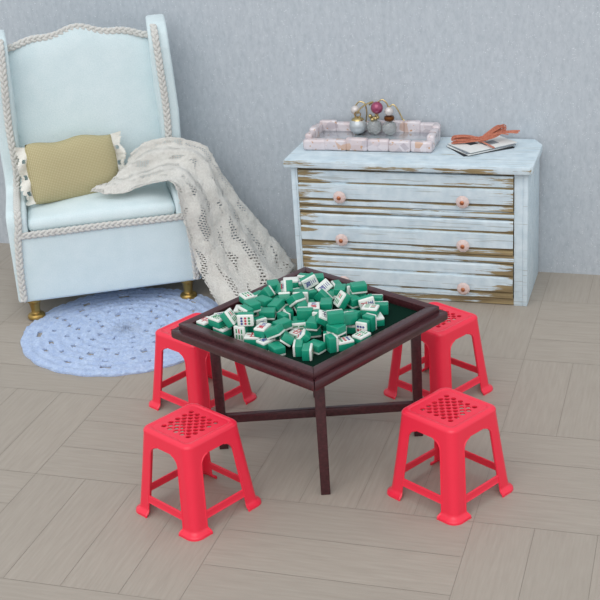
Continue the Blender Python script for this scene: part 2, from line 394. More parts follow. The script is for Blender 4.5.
 (0.2197, 5.7591, 0.6910, 0.0000, 0.9844, -0.1760, 0.0000, 'bam', 'mahjong tile green back up, third from left in fourth row from back'),
 (-0.0032, 5.7100, 0.6910, 0.0000, -1.0000, -0.0077, 0.0000, 'dots', 'mahjong tile green back up, second from left in fifth row from back'),
 (0.0187, 5.3574, 0.6970, 0.5294, 0.5294, 0.4687, 0.4687, 'bam', 'mahjong tile on edge with green bamboo sticks, only such in front row'),
 (0.1121, 5.6556, 0.6910, 0.0000, -0.5070, -0.8619, 0.0000, 'wan', 'mahjong tile green back up, sixth from left in sixth row from back'),
 (-0.1249, 5.5773, 0.6910, 0.0000, 0.9998, -0.0205, 0.0000, 'wan', 'mahjong tile green back up, second from left in front row'),
 (-0.1853, 5.5458, 0.7370, 0.8526, -0.0000, -0.0000, 0.5225, 'wan', 'mahjong tile face up with red-blue characters, only such in sixth row from back'),
 (-0.1177, 5.8054, 0.7446, 0.0220, 0.8695, 0.4865, 0.0819, 'wan', 'mahjong tile green back up, third from left in third row from back'),
 (-0.0611, 5.9340, 0.7923, 0.6573, 0.4306, -0.5152, -0.3422, 'wan', 'mahjong tile on edge with red-blue characters, only such in back row'),
 (0.2232, 5.5879, 0.7500, 0.1984, 0.1195, -0.7296, -0.6435, 'wan', 'mahjong tile standing on edge, third from left in fifth row from back'),
 (0.3245, 5.6180, 0.7070, 0.3049, -0.6380, -0.3049, -0.6380, 'dots', 'mahjong tile standing on edge, fourth from left in fifth row from back'),
 (0.3170, 5.7421, 0.6910, 0.0000, -0.9836, -0.1806, 0.0000, 'wan', 'mahjong tile green back up, fourth from left in fourth row from back'),
 (0.2886, 5.8928, 0.7370, 0.0000, -1.0000, 0.0008, 0.0000, 'dots', 'mahjong tile green back up, fourth from left in second row from back'),
 (0.2927, 5.8753, 0.7830, 0.0000, -0.9976, -0.0692, 0.0000, 'wan', 'mahjong tile green back up, fifth from left in back row'),
 (0.0905, 6.1286, 0.7370, 0.0000, 0.9999, 0.0119, 0.0000, 'bam', 'mahjong tile green back up, third from left in back row'),
 (-0.1668, 5.9764, 0.7355, 0.5079, -0.7067, -0.0081, -0.4926, 'wan', 'mahjong tile standing on edge, second from left in second row from back'),
 (-0.1994, 5.6725, 0.7070, 0.3620, 0.6074, -0.3620, 0.6074, 'wan', 'mahjong tile on edge with red-blue characters, only such in fifth row from back'),
 (0.0587, 5.5829, 0.7370, 0.0000, -0.8272, -0.5619, 0.0000, 'wan', 'mahjong tile green back up, fourth from left in sixth row from back'),
 (-0.3613, 5.7447, 0.7130, 0.0385, -0.4644, -0.8128, 0.3495, 'wan', 'mahjong tile tilted green back upward, only such in fifth row from back'),
 (-0.3428, 5.6436, 0.7673, 0.1807, 0.4475, -0.0572, 0.8740, 'bam', 'mahjong tile tilted face upward with green bamboo sticks, only such in fifth row from back'),
 (0.0207, 5.6901, 0.7430, 0.7062, -0.7062, 0.0353, -0.0353, 'wan', 'mahjong tile standing on edge, third from left in fourth row from back'),
 (-0.0215, 5.9906, 0.7070, 0.5602, -0.4315, -0.5602, -0.4315, 'dots', 'mahjong tile standing on edge, fourth from left in second row from back'),
 (-0.0837, 5.9991, 0.7440, 0.3204, -0.7770, 0.4161, -0.3472, 'bam', 'mahjong tile tilted green back upward, only such in second row from back'),
 (0.2060, 5.7878, 0.7591, 0.8770, 0.0774, -0.4495, 0.1510, 'bam', 'mahjong tile tilted face upward with green bamboo sticks, only such in third row from back'),
 (0.0112, 5.8062, 0.7124, 0.1728, -0.8272, 0.3837, 0.3724, 'wan', 'mahjong tile tilted green back upward, second from left in third row from back'),
 (-0.0169, 5.6394, 0.6970, 0.0288, -0.0288, 0.7065, -0.7065, 'bam', 'mahjong tile on edge with green bamboo sticks, second from left in sixth row from back'),
 (-0.0919, 5.5890, 0.7370, 0.0000, 0.9485, 0.3169, 0.0000, 'wan', 'mahjong tile green back up, third from left in sixth row from back'),
 (-0.1291, 5.4897, 0.7521, 0.0556, 0.9443, -0.2332, 0.2253, 'bam', 'mahjong tile green back up, leftmost in sixth row from back'),
 (0.1682, 5.5556, 0.6970, 0.1799, 0.1799, 0.6838, 0.6838, 'dots', 'mahjong tile standing on edge, fourth from left in front row'),
 (0.1274, 5.7959, 0.7370, 0.0000, 0.7467, 0.6652, 0.0000, 'bam', 'mahjong tile green back up, fifth from left in third row from back'),
 (-0.0191, 5.8349, 0.7585, 0.3434, 0.8411, 0.4085, 0.0877, 'dots', 'mahjong tile tilted green back upward, leftmost in third row from back'),
 (0.0647, 5.7497, 0.7370, 0.7198, 0.0000, 0.0000, 0.6942, 'wan', 'mahjong tile face up with red-blue characters, only such in third row from back'),
 (-0.1336, 6.0739, 0.6910, 0.0000, 0.9977, 0.0683, 0.0000, 'bam', 'mahjong tile green back up, leftmost in second row from back'),
 (-0.1290, 6.0768, 0.7370, 0.0000, -0.7771, 0.6294, 0.0000, 'wan', 'mahjong tile green back up, leftmost in back row'),
 (0.3214, 5.7638, 0.7495, 0.6966, 0.7071, -0.0055, 0.1215, 'wan', 'mahjong tile on edge with red-blue characters, only such in third row from back'),
]
# ------------------------------------------------------------------ red stools
def make_stool():
    root = thing('plastic_stool', '', 'stool')
    HS, SS, FS = .442, .163, .206           # height, seat half side, foot half side
    mat = M['red_plastic']; TH = .007
    NC = 6                                  # corner arc steps
    LW = 6                                  # columns across one leg flat
    def half(z): return SS+(FS-SS)*((HS-z)/HS)**1.08
    def rad(z): return .043-.010*(HS-z)/HS
    def flare(z):                           # feet turn outward at the floor
        return .019*(1-max(0, min(1, (z-.011)/.017)))**1.3
    def legw(z):                            # flat width of one leg measured from the side's arc end
        w = .031+.014*(HS-z)/HS
        top = .375
        if z > top-.05:                     # the arch under the apron
            q = min(1, (z-(top-.05))/.05); w += (half(z)-rad(z)-w)*(1-sqrt(max(0, 1-q*q)))*.55
        if z < .03: w += .009*min(1, (.03-z)/.014)
        return w
    def side_pt(k, s, z, inn):
        """side k (0..3), s in [-1,1] across its flat, z, inn = inward offset"""
        h = half(z); r = rad(z); L = h-r; out = h+flare(z)-inn
        return rot(k, s*L, -out, z)
    def rot(k, x, y, z):
        a = k*pi/2; return Vector((x*cos(a)-y*sin(a), x*sin(a)+y*cos(a), z))
    def corner_pt(k, t, z, inn):
        """corner between side k and k+1, t in 0..1"""
        h = half(z); r = rad(z); a = -pi/2+t*pi/2; R = r+flare(z)-inn
        return rot(k, (h-r)+R*cos(a), -(h-r)+R*sin(a), z)
    def shell(bm, fn, us, zs, loop=False):
        """two-sided wall over grid us x zs, closed along its edges"""
        A, B = [[[bm.verts.new(fn(u, z, inn)) for u in us] for z in zs] for inn in (0, TH)]
        n, m = len(zs), len(us)
        for j in range(m if loop else m-1):
            k = (j+1) % m
            for i in range(n-1):
                bm.faces.new((A[i][j], A[i][k], A[i+1][k], A[i+1][j])); bm.faces.new((B[i][j], B[i+1][j], B[i+1][k], B[i][k]))
            bm.faces.new((A[0][j], B[0][j], B[0][k], A[0][k])); bm.faces.new((A[-1][j], A[-1][k], B[-1][k], B[-1][j]))
        if loop: return
        for i in range(n-1):
            bm.faces.new((A[i][0], A[i+1][0], B[i+1][0], B[i][0])); bm.faces.new((A[i][-1], B[i][-1], B[i+1][-1], A[i+1][-1]))
    zl = [0, .005, .011, .014, .018, .022, .028, .036, .05, .075, .1, .15, .2, .25, .29, .305, .318, .33, .342, .352, .361, .368, .374]
    for k in range(4):
        bm = bmesh.new()
        us = [('a', i/LW) for i in range(LW+1)]+[('c', i/NC) for i in range(1, NC)]+[('b', i/LW) for i in range(LW+1)]
        def fn(u, z, inn, k=k):
            typ, q = u
            h = half(z); r = rad(z); L = h-r; w = min(legw(z), L*.97)/L
            if typ == 'a': p = side_pt(k, 1-w*(1-q), z, inn)
            elif typ == 'b': p = side_pt((k+1) % 4, -1+w*q, z, inn)
            else: p = corner_pt(k, q, z, inn)
            return p
        shell(bm, fn, us, zl)
        # raised lip along both edges of the leg
        for typ, q in (('a', 0), ('b', 1)):
            tube(bm, [fn((typ, q), z, TH*.4) for z in zl], .0055, 6)
        finish(bm, 'leg', mat, root, angle=50)
    # apron: four-sided band with rounded corners under the seat
    bm = bmesh.new(); us = []
    for k in range(4):
        us += [(k, 's', -1+2*i/10) for i in range(10)]+[(k, 'c', i/NC) for i in range(NC)]
    def fa(u, z, inn):
        k, typ, q = u; return side_pt(k, q, z, inn) if typ == 's' else corner_pt(k, q, z, inn)
    shell(bm, fa, us, [.374, .385, .40, .415, .425], True)
    finish(bm, 'apron', mat, root, angle=50)
    # stretchers: low bars joining the feet
    for k in range(4):
        bm = bmesh.new()
        def fs(u, z, inn, k=k):
            h = half(z); r = rad(z); L = h-r; w = 1-legw(z)/L
            return side_pt(k, u*(w+.03), z, inn+.001)
        zs = [.072, .078, .088, .098, .104]
        shell(bm, fs, [-1+2*i/8 for i in range(9)], zs)
        for z in (.072, .104): tube(bm, [fs(-1+2*i/8, z, TH*.4) for i in range(9)], .005, 6)
        finish(bm, 'stretcher', mat, root, angle=50)
    # seat with a rounded rim and a grid of round holes
    bm = bmesh.new()
    def ringpts(h, r, z, n=8):
        out = []
        for k in range(4):
            for i in range(n+1):
                a = -pi/2+i/n*pi/2; out.append(rot(k, (h-r)+r*cos(a), -(h-r)+r*sin(a), z))
        return out
    R0 = half(.425); prof = [(R0, .425, .0397), (R0-.001, .431, .0395), (R0-.005, .437, .038), (R0-.011, .4407, .036), (R0-.018, .442, .032),
                             (R0-.027, .442, .028), (R0-.030, .4400, .026), (R0-.034, .4395, .024)]
    und = [(R0-.034, .432, .024), (R0-.018, .432, .032), (R0-.010, .425, .036)]
    rings = [[bm.verts.new(p) for p in ringpts(h, r, z)] for h, z, r in prof+und]
    n = len(rings[0])
    for a, b in list(zip(rings, rings[1:]))+[(rings[-1], rings[0])]:
        for i in range(n): bm.faces.new((a[i], a[(i+1) % n], b[(i+1) % n], b[i]))
    bm2 = bmesh.new()
    hh = R0-.0345; q = ringpts(hh, .024, 0)
    prism(bm2, [(p.x, p.y) for p in q], 'z', .432, .4395)
    seat = finish(bm2, 'seat_panel', mat)
    cut = bmesh.new(); st = .0420
    for i in range(-2, 3):
        for j in range(-2, 3):
            lathe(cut, [(.0132, .40), (.0132, .46)], 14, (i*st, j*st, 0))
            if i < 2 and j < 2: lathe(cut, [(.0132, .40), (.0132, .46)], 14, ((i+.5)*st, (j+.5)*st, 0))
    co = finish(cut, 'cutter', mat)
    md = seat.modifiers.new('b', 'BOOLEAN'); md.object = co; md.operation = 'DIFFERENCE'; md.solver = 'EXACT'
    bpy.context.view_layer.update()
    me = bpy.data.meshes.new_from_object(seat.evaluated_get(bpy.context.evaluated_depsgraph_get()))
    bm.from_mesh(me)
    bpy.data.objects.remove(seat); bpy.data.objects.remove(co)
    s = finish(bm, 'seat', mat, root, angle=35)
    return root
stool = make_stool()
STOOLS = [(-.541, 5.2163, -.007, 'red plastic stool in the near left, standing fully in front of the dark table'),
          (.645, 5.2055, -.056, 'red plastic stool in the near right, overlapping the right table leg'),
          (-.5676, 6.2824, .0065, 'red plastic stool at far left of the table, beside the pale blue rug'),
          (.7156, 6.2178, -.049, 'red plastic stool at far right of the table, in front of the chest of drawers')]
for i, (x, y, yw, lab) in enumerate(STOOLS):
    o = stool if i == 0 else copy_tree(stool)
    o.location = (x, y, 0); o.rotation_euler = (0, 0, yw+pi/4); tag(o, lab, 'stool', 'red plastic stools around the table')

# ------------------------------------------------------------------ game table
TC = (.0384, 5.7578)
tb = thing('mahjong_table', 'dark rosewood square game table with recessed green felt top and crossed stretchers', 'table', (*TC, 0), pi/4)
def ring_frame(bm, ho, hi, z0, z1, bev):
    for k in range(4):                     # four mitred rails
        poly = [(-ho, -ho), (ho, -ho), (hi, -hi), (-hi, -hi)]
        a = k*pi/2; poly = [(x*cos(a)-y*sin(a), x*sin(a)+y*cos(a)) for x, y in poly]
        prism(bm, poly, 'z', z0, z1, bev=bev)
S2 = sqrt(2)
bm = bmesh.new(); ring_frame(bm, .640/S2, .572/S2, .668, .706, .004); finish(bm, 'raised_rim', M['rosewood'], tb)
bm = bmesh.new(); ring_frame(bm, .683/S2, .575/S2, .630, .676, .009); finish(bm, 'table_frame', M['rosewood'], tb)
FZ = .668
bm = bmesh.new(); box(bm, -.575/S2, .575/S2, -.575/S2, .575/S2, .640, FZ); finish(bm, 'felt_top', M['felt'], tb, smooth=False)
LI = .4966
for k in range(4):
    a = k*pi/2+pi/4; bm = bmesh.new(); w = .0225
    b = bmesh.new(); bmesh.ops.create_cube(b, size=1)
    for v in b.verts:
        s = 1.1 if v.co.z > 0 else 1.0
        v.co = Vector((v.co.x*2*w*s, v.co.y*2*w*s, 0 if v.co.z < 0 else .64))
    bmesh.ops.bevel(b, geom=b.edges[:], offset=.003, segments=2, profile=.5, affect='EDGES')
    merge(bm, b, 0, Matrix.Translation((LI*cos(a)+.016, LI*sin(a)-.016, 0)) @ Matrix.Rotation(a, 4, 'Z'))
    finish(bm, 'leg', M['rosewood'], tb)
for nm, z0, z1, w in (('stretcher', .145, .190, .016), ('top_rail', .578, .630, .02)):
    for k in range(2):
        a = pi/4+k*pi/2; bm = bmesh.new()
        b = bmesh.new(); box(b, -LI+.02, LI-.02, -w, w, z0, z1, .003)
        merge(bm, b, 0, Matrix.Translation((.016, -.016, 0)) @ Matrix.Rotation(a, 4, 'Z')); finish(bm, nm, M['rosewood'], tb)

# ------------------------------------------------------------------ mahjong tiles
TL, TW, TH = .078, .058, .046
def rounded(x, y, z0, z1, r):
    bm = bmesh.new(); box(bm, -x/2, x/2, -y/2, y/2, z0, z1, r, 3); return bm
zsplit = -TH/2+TH*.78
bm = bmesh.new(); box(bm, -TL/2, TL/2, -TW/2, TW/2, -TH/2, zsplit, .005, 3)
BODY = finish(bm, 'body', M['tile_green']); 
bm = bmesh.new(); box(bm, -TL/2, TL/2, -TW/2, TW/2, zsplit-.006, TH/2, .005, 3)
for v in bm.verts:
    if v.co.z < zsplit: v.co.z = zsplit-.0005; v.co.x *= .999; v.co.y *= .999
FACE = finish(bm, 'face', M['tile_ivory'])
ZF = TH/2+.0002
def glyphs(items):
    """printed characters: (text, size, along, across, material index)"""
    bm = bmesh.new()
    for txt, size, cx, cy, mi in items:
        cu = bpy.data.curves.new('glyph', 'FONT'); cu.body = txt; cu.size = size; cu.align_x = 'CENTER'; cu.align_y = 'CENTER'
        cu.extrude = .0003; cu.offset = size*.012
        o = bpy.data.objects.new('glyph', cu); COL.objects.link(o); bpy.context.view_layer.update()
        me = bpy.data.meshes.new_from_object(o.evaluated_get(bpy.context.evaluated_depsgraph_get()))
        b = bmesh.new(); b.from_mesh(me)
        xs = [v.co.x for v in b.verts]; ys = [v.co.y for v in b.verts]
        mx, my = (min(xs)+max(xs))/2, (min(ys)+max(ys))/2
        merge(bm, b, mi, Matrix.Translation((cx, cy, ZF)) @ Matrix.Rotation(-pi/2, 4, 'Z') @ Matrix.Translation((-mx, -my, 0)))
        bpy.data.objects.remove(o)
    return bm
def sticks():
    bm = bmesh.new()
    for i in (-1, 1):
        for j in (-1, 0, 1): box(bm, i*.015-.011, i*.015+.011, j*.014-.0032, j*.014+.0032, ZF-.0003, ZF+.0004, 0, 2, 1 if (i == 1 and j == 0) else 0)
    return bm
def dots():
    bm = bmesh.new()
    for i in (-1, 0, 1):
        for j in (-1, 0, 1):
            lathe(bm, [(.0058, -.0003), (.0058, .0004)], 14, (i*.018, j*.014, ZF), (i+1) % 3)
    return bm
def mark(bm, mats):
    return finish(bm, 'printed_mark', [M[m] for m in mats], smooth=False)
MARK = {
 'zhong': mark(glyphs([('\u4e2d', .056, 0, 0, 0)]), ['ink_red']),
 'wan': mark(glyphs([('\u4e94', .030, .017, 0, 1), ('\u842c', .034, -.015, 0, 0)]), ['ink_red', 'ink_blue']),
 'wan_blue': mark(glyphs([('\u4e09', .030, .017, 0, 0), ('\u842c', .034, -.015, 0, 0)]), ['ink_blue']),
 'fa': mark(glyphs([('\u767c', .052, 0, 0, 0)]), ['ink_green']),
 'nan': mark(glyphs([('\u5357', .052, 0, 0, 0)]), ['ink_dark']),
 'bam': mark(sticks(), ['ink_green', 'ink_red']),
 'dots': mark(dots(), ['ink_green', 'ink_red', 'ink_blue']),
}
proto = {}
def tile(x, y, z, q, des, label):
    r = bpy.data.objects.new('mahjong_tile', None); COL.objects.link(r); r.empty_display_size = .03
    r.rotation_mode = 'QUATERNION'; r.rotation_quaternion = q; r.location = (x, y, z)
    tag(r, label, 'game tile', 'mahjong tiles heaped on the table')
    for src in (BODY, FACE):
        c = src.copy(); COL.objects.link(c); c.parent = r
        if src is FACE and des in MARK:
            m = MARK[des].copy(); COL.objects.link(m); m.parent = c
for (x, y, z, qw, qx, qy, qz, des, label) in TILES: tile(x, y, z, (qw, qx, qy, qz), des, label)
for o in [BODY, FACE]+list(MARK.values()): bpy.data.objects.remove(o)
# ------------------------------------------------------------------ armchair
CY = radians(9.8); CP = Vector((-1.196, 7.62, 0))
ch = thing('wing_armchair', 'pale blue upholstered wing armchair with braided trim and brass feet, behind the rug', 'armchair', CP, CY)
up = M['upholstery']
def softbox(bm, x0, x1, y0, y1, z0, z1, r, crown=0, n=14):
    """box with rounded edges and a domed top"""
    b = bmesh.new(); bmesh.ops.create_cube(b, size=1)
    bmesh.ops.scale(b, vec=(x1-x0, y1-y0, z1-z0), verts=b.verts)
    bmesh.ops.translate(b, vec=((x0+x1)/2, (y0+y1)/2, (z0+z1)/2), verts=b.verts)
    bmesh.ops.bevel(b, geom=b.edges[:], offset=r, segments=4, profile=.5, affect='EDGES')
    bmesh.ops.subdivide_edges(b, edges=[e for e in b.edges if e.calc_length() > .15], cuts=8, use_grid_fill=True)
    if crown:
        for v in b.verts:
            if v.co.z > z1-r:
                u = (v.co.x-(x0+x1)/2)/((x1-x0)/2); w = (v.co.y-(y0+y1)/2)/((y1-y0)/2)
                v.co.z += crown*max(0, 1-u*u)*max(0, 1-w*w)
    merge(bm, b)
bm = bmesh.new(); softbox(bm, -.556, .556, -.007, .70, .132, .575, .022); finish(bm, 'base', up, ch)
bm = bmesh.new(); softbox(bm, -.462, .462, .012, .56, .578, .665, .038, .05); finish(bm, 'seat_cushion', up, ch)
# reclined back with a gently scalloped top
bm = bmesh.new(); nx, nz = 30, 16; G = [[], []]
def backtop(x): return 1.665+.035*cos(x/.46*pi*1.0)*(1 if abs(x) < .46 else 1)+.012*cos(x/.46*3*pi)
def yb(z): return .535+.10*(z-.575)/1.1
for q in (0, 1):
    for i in range(nx+1):
        x = -.475+.95*i/nx; col = []
        for k in range(nz+1):
            z = .56+(backtop(x)-.56)*k/nz
            e = 1-min(1, (1-abs(x)/.475)*9)
            y = (yb(z)-.035*(1-(x/.475)**2)*sin(min(1, (z-.56)/.5)*pi/2)+.01*e) if q == 0 else yb(z)+.085
            if q == 0 and k == nz: y += .02
            col.append(bm.verts.new((x, y, z)))
        G[q].append(col)
for q in (0, 1):
    for i in range(nx):
        for k in range(nz): bm.faces.new((G[q][i][k], G[q][i+1][k], G[q][i+1][k+1], G[q][i][k+1]))
for i in range(nx):
    for k in (0, nz): bm.faces.new((G[0][i][k], G[0][i+1][k], G[1][i+1][k], G[1][i][k]))
for k in range(nz):
    for i in (0, nx): bm.faces.new((G[0][i][k], G[0][i][k+1], G[1][i][k+1], G[1][i][k]))
finish(bm, 'backrest', up, ch, angle=60)
# wings: side panels, low arm in front, tall wing behind
side = [(0, .132), (0, .66), (.02, .705), (.07, .725), (.37, .735), (.435, .77), (.462, .86), (.455, 1.15), (.435, 1.42), (.435, 1.56), (.47, 1.655), (.55, 1.70), (.735, 1.72), (.735, .132)]
def wing(sx):
    bm = bmesh.new()
    prism(bm, side, 'x', .462, .585, bev=.016)
    for v in bm.verts:
        fl = .03*max(0, min(1, (v.co.y-.35)/.35))*max(0, min(1, (v.co.z-.7)/.3))
        wv = .012*sin((v.co.z-.8)*5.2) if v.co.z > .8 else 0
        v.co.x = sx*(v.co.x+fl*.6-(.02 if v.co.z > .9 else .02*max(0, (v.co.z-.7)/.2))+wv)
    return finish(bm, 'wing', up, ch, angle=50)
wing(-1); wing(1)
def braid(path, name='braid_trim', r=.0115, amp=.0135, pitch=.055):
    """three-strand plait along a path"""
    pts = smoothpath(path, 26); L = [0]
    for a, b in zip(pts, pts[1:]): L.append(L[-1]+(b-a).length)
    bm = bmesh.new(); N = max(12, int(L[-1]/.010)); res = []; j = 0
    for i in range(N+1):
        s = L[-1]*i/N
        while j < len(L)-2 and L[j+1] < s: j += 1
        f = (s-L[j])/max(1e-9, L[j+1]-L[j]); p = pts[j].lerp(pts[j+1], min(1, f)); d = (pts[j+1]-pts[j]).normalized()
        res.append((p, d, s))
    for k in range(3):
        q = []
        for p, d, s in res:
            lat = d.cross(Vector((0, -1, 0))).normalized(); nor = lat.cross(d).normalized()
            ph = 2*pi*s/(pitch*2)+k*2*pi/3
            q.append(p+lat*amp*sin(ph)+nor*.005*sin(2*ph))
        tube(bm, q, r, 6)
    return finish(bm, name, M['braid'], ch, angle=80)
def wx(z): return .505+(.012*sin((z-.8)*5.2) if z > .8 else 0)-(.02 if z > .9 else .02*max(0, (z-.7)/.2))
for sx in (-1, 1):
    p = [(sx*.548, -.014, .15), (sx*.545, -.014, .35), (sx*.53, -.014, .55), (sx*.515, -.008, .64), (sx*.51, .012, .71), (sx*.51, .07, .735), (sx*.51, .35, .748), (sx*.508, .425, .775)]
    p += [(sx*(wx(z)+.004), y-.012, z) for y, z in ((.456, .88), (.455, 1.15), (.435, 1.42), (.433, 1.56), (.46, 1.655), (.51, 1.695))]
    braid(p)
braid([(-.52, -.010, .580), (-.25, -.012, .582), (.0, -.012, .584), (.25, -.012, .582), (.52, -.010, .580)])
braid([(x, yb(backtop(x))-.008, backtop(x)-.006) for x in [-.47+.94*i/14 for i in range(15)]])
for x, y, z0 in ((-.49, .045, .0135), (.49, .045, .0135), (-.49, .64, 0), (.49, .64, 0)):
    bm = bmesh.new()
    lathe(bm, [(.046, .138), (.046, .122), (.040, .116), (.034, .10), (.030, .07), (.029, .05), (.033, .042), (.048, .036), (.056, .026), (.056, .010), (.050, z0)], 28, (x, y, 0))
    finish(bm, 'leg', M['brass'], ch)

# ------------------------------------------------------------------ rug
from mathutils import noise as mn
RC = Vector((-1.09, 7.30, 0)); RR = .635
rg = bmesh.new(); nr, nt = 44, 240; G = []
for i in range(nr+1):
    fr = i/nr; row = []
    for k in range(nt):
        th = 2*pi*k/nt; R = RR*(1+.014*abs(sin(th*11))*fr**6)
        z = .0125+.0038*sin(fr*nr*pi*.5)*(1 if i < nr else 0)+.003*sin(th*64+3*fr*40)+.008*mn.noise(Vector((cos(th)*fr*34, sin(th)*fr*34, 0)))
        r = R*max(fr, .004); row.append(rg.verts.new((r*cos(th), r*sin(th), z)))
    G.append(row)
def holed(fr, th):
    for ring, cnt, hr, ht, ph in ((.83, 13, .026, .07, 0), (.71, 17, .020, .05, .22), (.58, 14, .022, .06, .1), (.47, 13, .022, .06, .3), (.36, 10, .02, .07, .5), (.24, 8, .022, .1, 0)):
        a = (th*cnt/(2*pi)+ph) % 1
        jit = .5*sin(int(th*cnt/(2*pi)+ph)*2.3)
        if abs(fr-ring-.02*jit) < hr*(1+.4*jit) and abs(a-.5)/cnt*2*pi < ht*(.8+.5*jit): return True
    return False
for i in range(nr):
    for k in range(nt):
        if holed((i+.5)/nr, 2*pi*(k+.5)/nt): continue
        rg.faces.new((G[i][k], G[i][(k+1) % nt], G[i+1][(k+1) % nt], G[i+1][k]))
gm = bmesh.ops.extrude_face_region(rg, geom=rg.faces[:])
for v in gm['geom']:
    if isinstance(v, bmesh.types.BMVert): v.co.z = .0008
for v in [v for v in rg.verts if not v.link_faces]: rg.verts.remove(v)
rug = finish(rg, 'crochet_rug', M['rug_yarn'], angle=60); rug.location = RC
tag(rug, 'round pale blue crocheted rug with open holes, under the armchair front', 'rug')

# ------------------------------------------------------------------ cushion
pw = thing('lumbar_pillow', 'olive woven pillow with crocheted lace ends, leaning on the armchair seat', 'pillow')
bm = bmesh.new(); nu, nv = 40, 26; PWX, PWZ, PT = .292, .192, .088
S = [[], []]
for q in (0, 1):
    for i in range(nu+1):
        col = []
        for j in range(nv+1):
            u = -1+2*i/nu; w = -1+2*j/nv
            edge = ((1-abs(u)**4.5)*(1-abs(w)**3))
            y = (-1 if q == 0 else 1)*PT*max(0, edge)**.55
            x = u*PWX*(1-.05*w*w); z = w*PWZ*(1-.04*abs(u)**4)+.010*sin(u*5.5)*(w > 0)*w
            col.append(bm.verts.new((x, y, z)))
        S[q].append(col)
for q in (0, 1):
    for i in range(nu):
        for j in range(nv): bm.faces.new((S[q][i][j], S[q][i+1][j], S[q][i+1][j+1], S[q][i][j+1]))
bmesh.ops.remove_doubles(bm, verts=bm.verts, dist=1e-4)
finish(bm, 'cover', M['pillow'], pw, angle=80)
for sx in (-1, 1):
    bm = bmesh.new(); n, mq = 60, 8; Gq = []
    for i in range(n+1):
        w = -1+2*i/n; row = []
        wd = .050+.022*abs(sin(w*pi*1.5+.4))+.004*sin(w*40)
        for j in range(mq+1):
            f = j/mq; row.append(bm.verts.new((sx*(PWX*(.965-.04*w*w)+f*wd), .012*sin(w*7+f*3)-.012*f, w*PWZ*(.92+.06*f))))
        Gq.append(row)
    for i in range(n):
        for j in range(mq):
            w = -1+2*(i+.5)/n; f = (j+.5)/mq
            if any(abs(w-c) < .075 and .28 < f < .62 for c in (-.62, -.05, .5)): continue
            if j == mq-1 and (i % 5) == 0: continue
            bm.faces.new((Gq[i][j], Gq[i+1][j], Gq[i+1][j+1], Gq[i][j+1]))
    ge = bmesh.ops.extrude_face_region(bm, geom=bm.faces[:])
    for v in ge['geom']:
        if isinstance(v, bmesh.types.BMVert): v.co.y += .008
    finish(bm, 'lace_edging', M['lace'], pw, angle=60)
cm = Matrix.Translation(CP) @ Matrix.Rotation(CY, 4, 'Z')
pw.matrix_world = cm @ Matrix.Translation((-.137, .330, .872)) @ Matrix.Rotation(radians(13), 4, 'Z') @ Matrix.Rotation(radians(1.0), 4, 'Y') @ Matrix.Rotation(radians(-16), 4, 'X')

# ------------------------------------------------------------------ shawl
ROWS = [
 [(.26, .40, .90), (.18, .31, .835), (.07, .22, .785), (-.058, .155, .757)],
 [(.375, .41, .965), (.335, .34, .895), (.251, .23, .80), (.131, .11, .735)],
 [(.535, .405, .965), (.50, .34, .90), (.433, .25, .825), (.327, .13, .760)],
 [(.715, .42, .885), (.661, .32, .835), (.573, .16, .80), (.445, -.01, .79)],
 [(.802, .42, .72), (.745, .27, .67), (.66, .06, .63), (.485, -.085, .61)],
 [(.917, .40, .518), (.83, .24, .461), (.715, .03, .41), (.522, -.085, .402)],
 [(1.08, .36, .27), (.945, .17, .23), (.78, -.06, .205), (.565, -.17, .22)],
 [(1.235, .27, .022), (1.05, -.05, .022), (.85, -.285, .022), (.655, -.43, .022)]]
nU, nV = 110, 64
def cr(P, t):
    n = len(P)-1; x = min(max(t, 0), 1)*n; i = min(int(x), n-1); f = x-i
    a = P[i-1] if i > 0 else P[0]*2-P[1]; b = P[i]; c = P[i+1]; d = P[i+2] if i+2 <= n else P[n]*2-P[n-1]
    return .5*((2*b)+(c-a)*f+(2*a-5*b+4*c-d)*f*f+(3*b-a-3*c+d)*f**3)
RV = [[Vector(p) for p in r] for r in ROWS]
from mathutils import noise as mn
bm = bmesh.new(); uvl = bm.loops.layers.uv.new('UVMap'); Gs = []
for i in range(nU+1):
    u = i/nU; row = []
    for j in range(nV+1):
        v = j/nV; row.append(cr([cr([RV[a][b] for a in range(8)], u) for b in range(4)], v))
    Gs.append(row)
VV = []
for i in range(nU+1):
    u = i/nU; row = []
    for j in range(nV+1):
        v = j/nV; p = Gs[i][j].copy()
        du = Gs[min(i+1, nU)][j]-Gs[max(i-1, 0)][j]; dv = Gs[i][min(j+1, nV)]-Gs[i][max(j-1, 0)]
        nn = du.cross(dv); nn = nn.normalized() if nn.length > 1e-9 else Vector((0, 0, 1))
        if nn.z < 0: nn = -nn
        fold = .016*sin(v*17+2.2*u+1.4*sin(u*6))+.014*sin(v*9-3*u+.7)*min(1, u*2)
        fz = .014*mn.noise(p*11)+.006*mn.noise(p*38)+.003*mn.noise(p*90)
        p += nn*(fold*(.5+.5*min(1, u*2.2))*(1-.4*(u > .97))+fz+.014)
        if i in (0, nU) or j in (0, nV): p += Vector((mn.noise(p*50), mn.noise(p*50+Vector((9, 0, 0))), 0))*.012
        p.z = max(p.z, .016)
        row.append(bm.verts.new(p))
    VV.append(row)
for i in range(nU):
    for j in range(nV):
        f = bm.faces.new((VV[i][j], VV[i+1][j], VV[i+1][j+1], VV[i][j+1]))
        for l, (a, b) in zip(f.loops, ((i, j), (i+1, j), (i+1, j+1), (i, j+1))): l[uvl].uv = (a/nU*1.75, b/nV*.78)
bl = finish(bm, 'knitted_blanket', M['mohair'], angle=180)
md = bl.modifiers.new('thick', 'SOLIDIFY'); md.thickness = .004; md.offset = -1
bl.location = CP; bl.rotation_euler = (0, 0, CY)
tag(bl, 'fluffy off-white openwork knitted blanket draped over the armchair arm down to the floor', 'blanket')

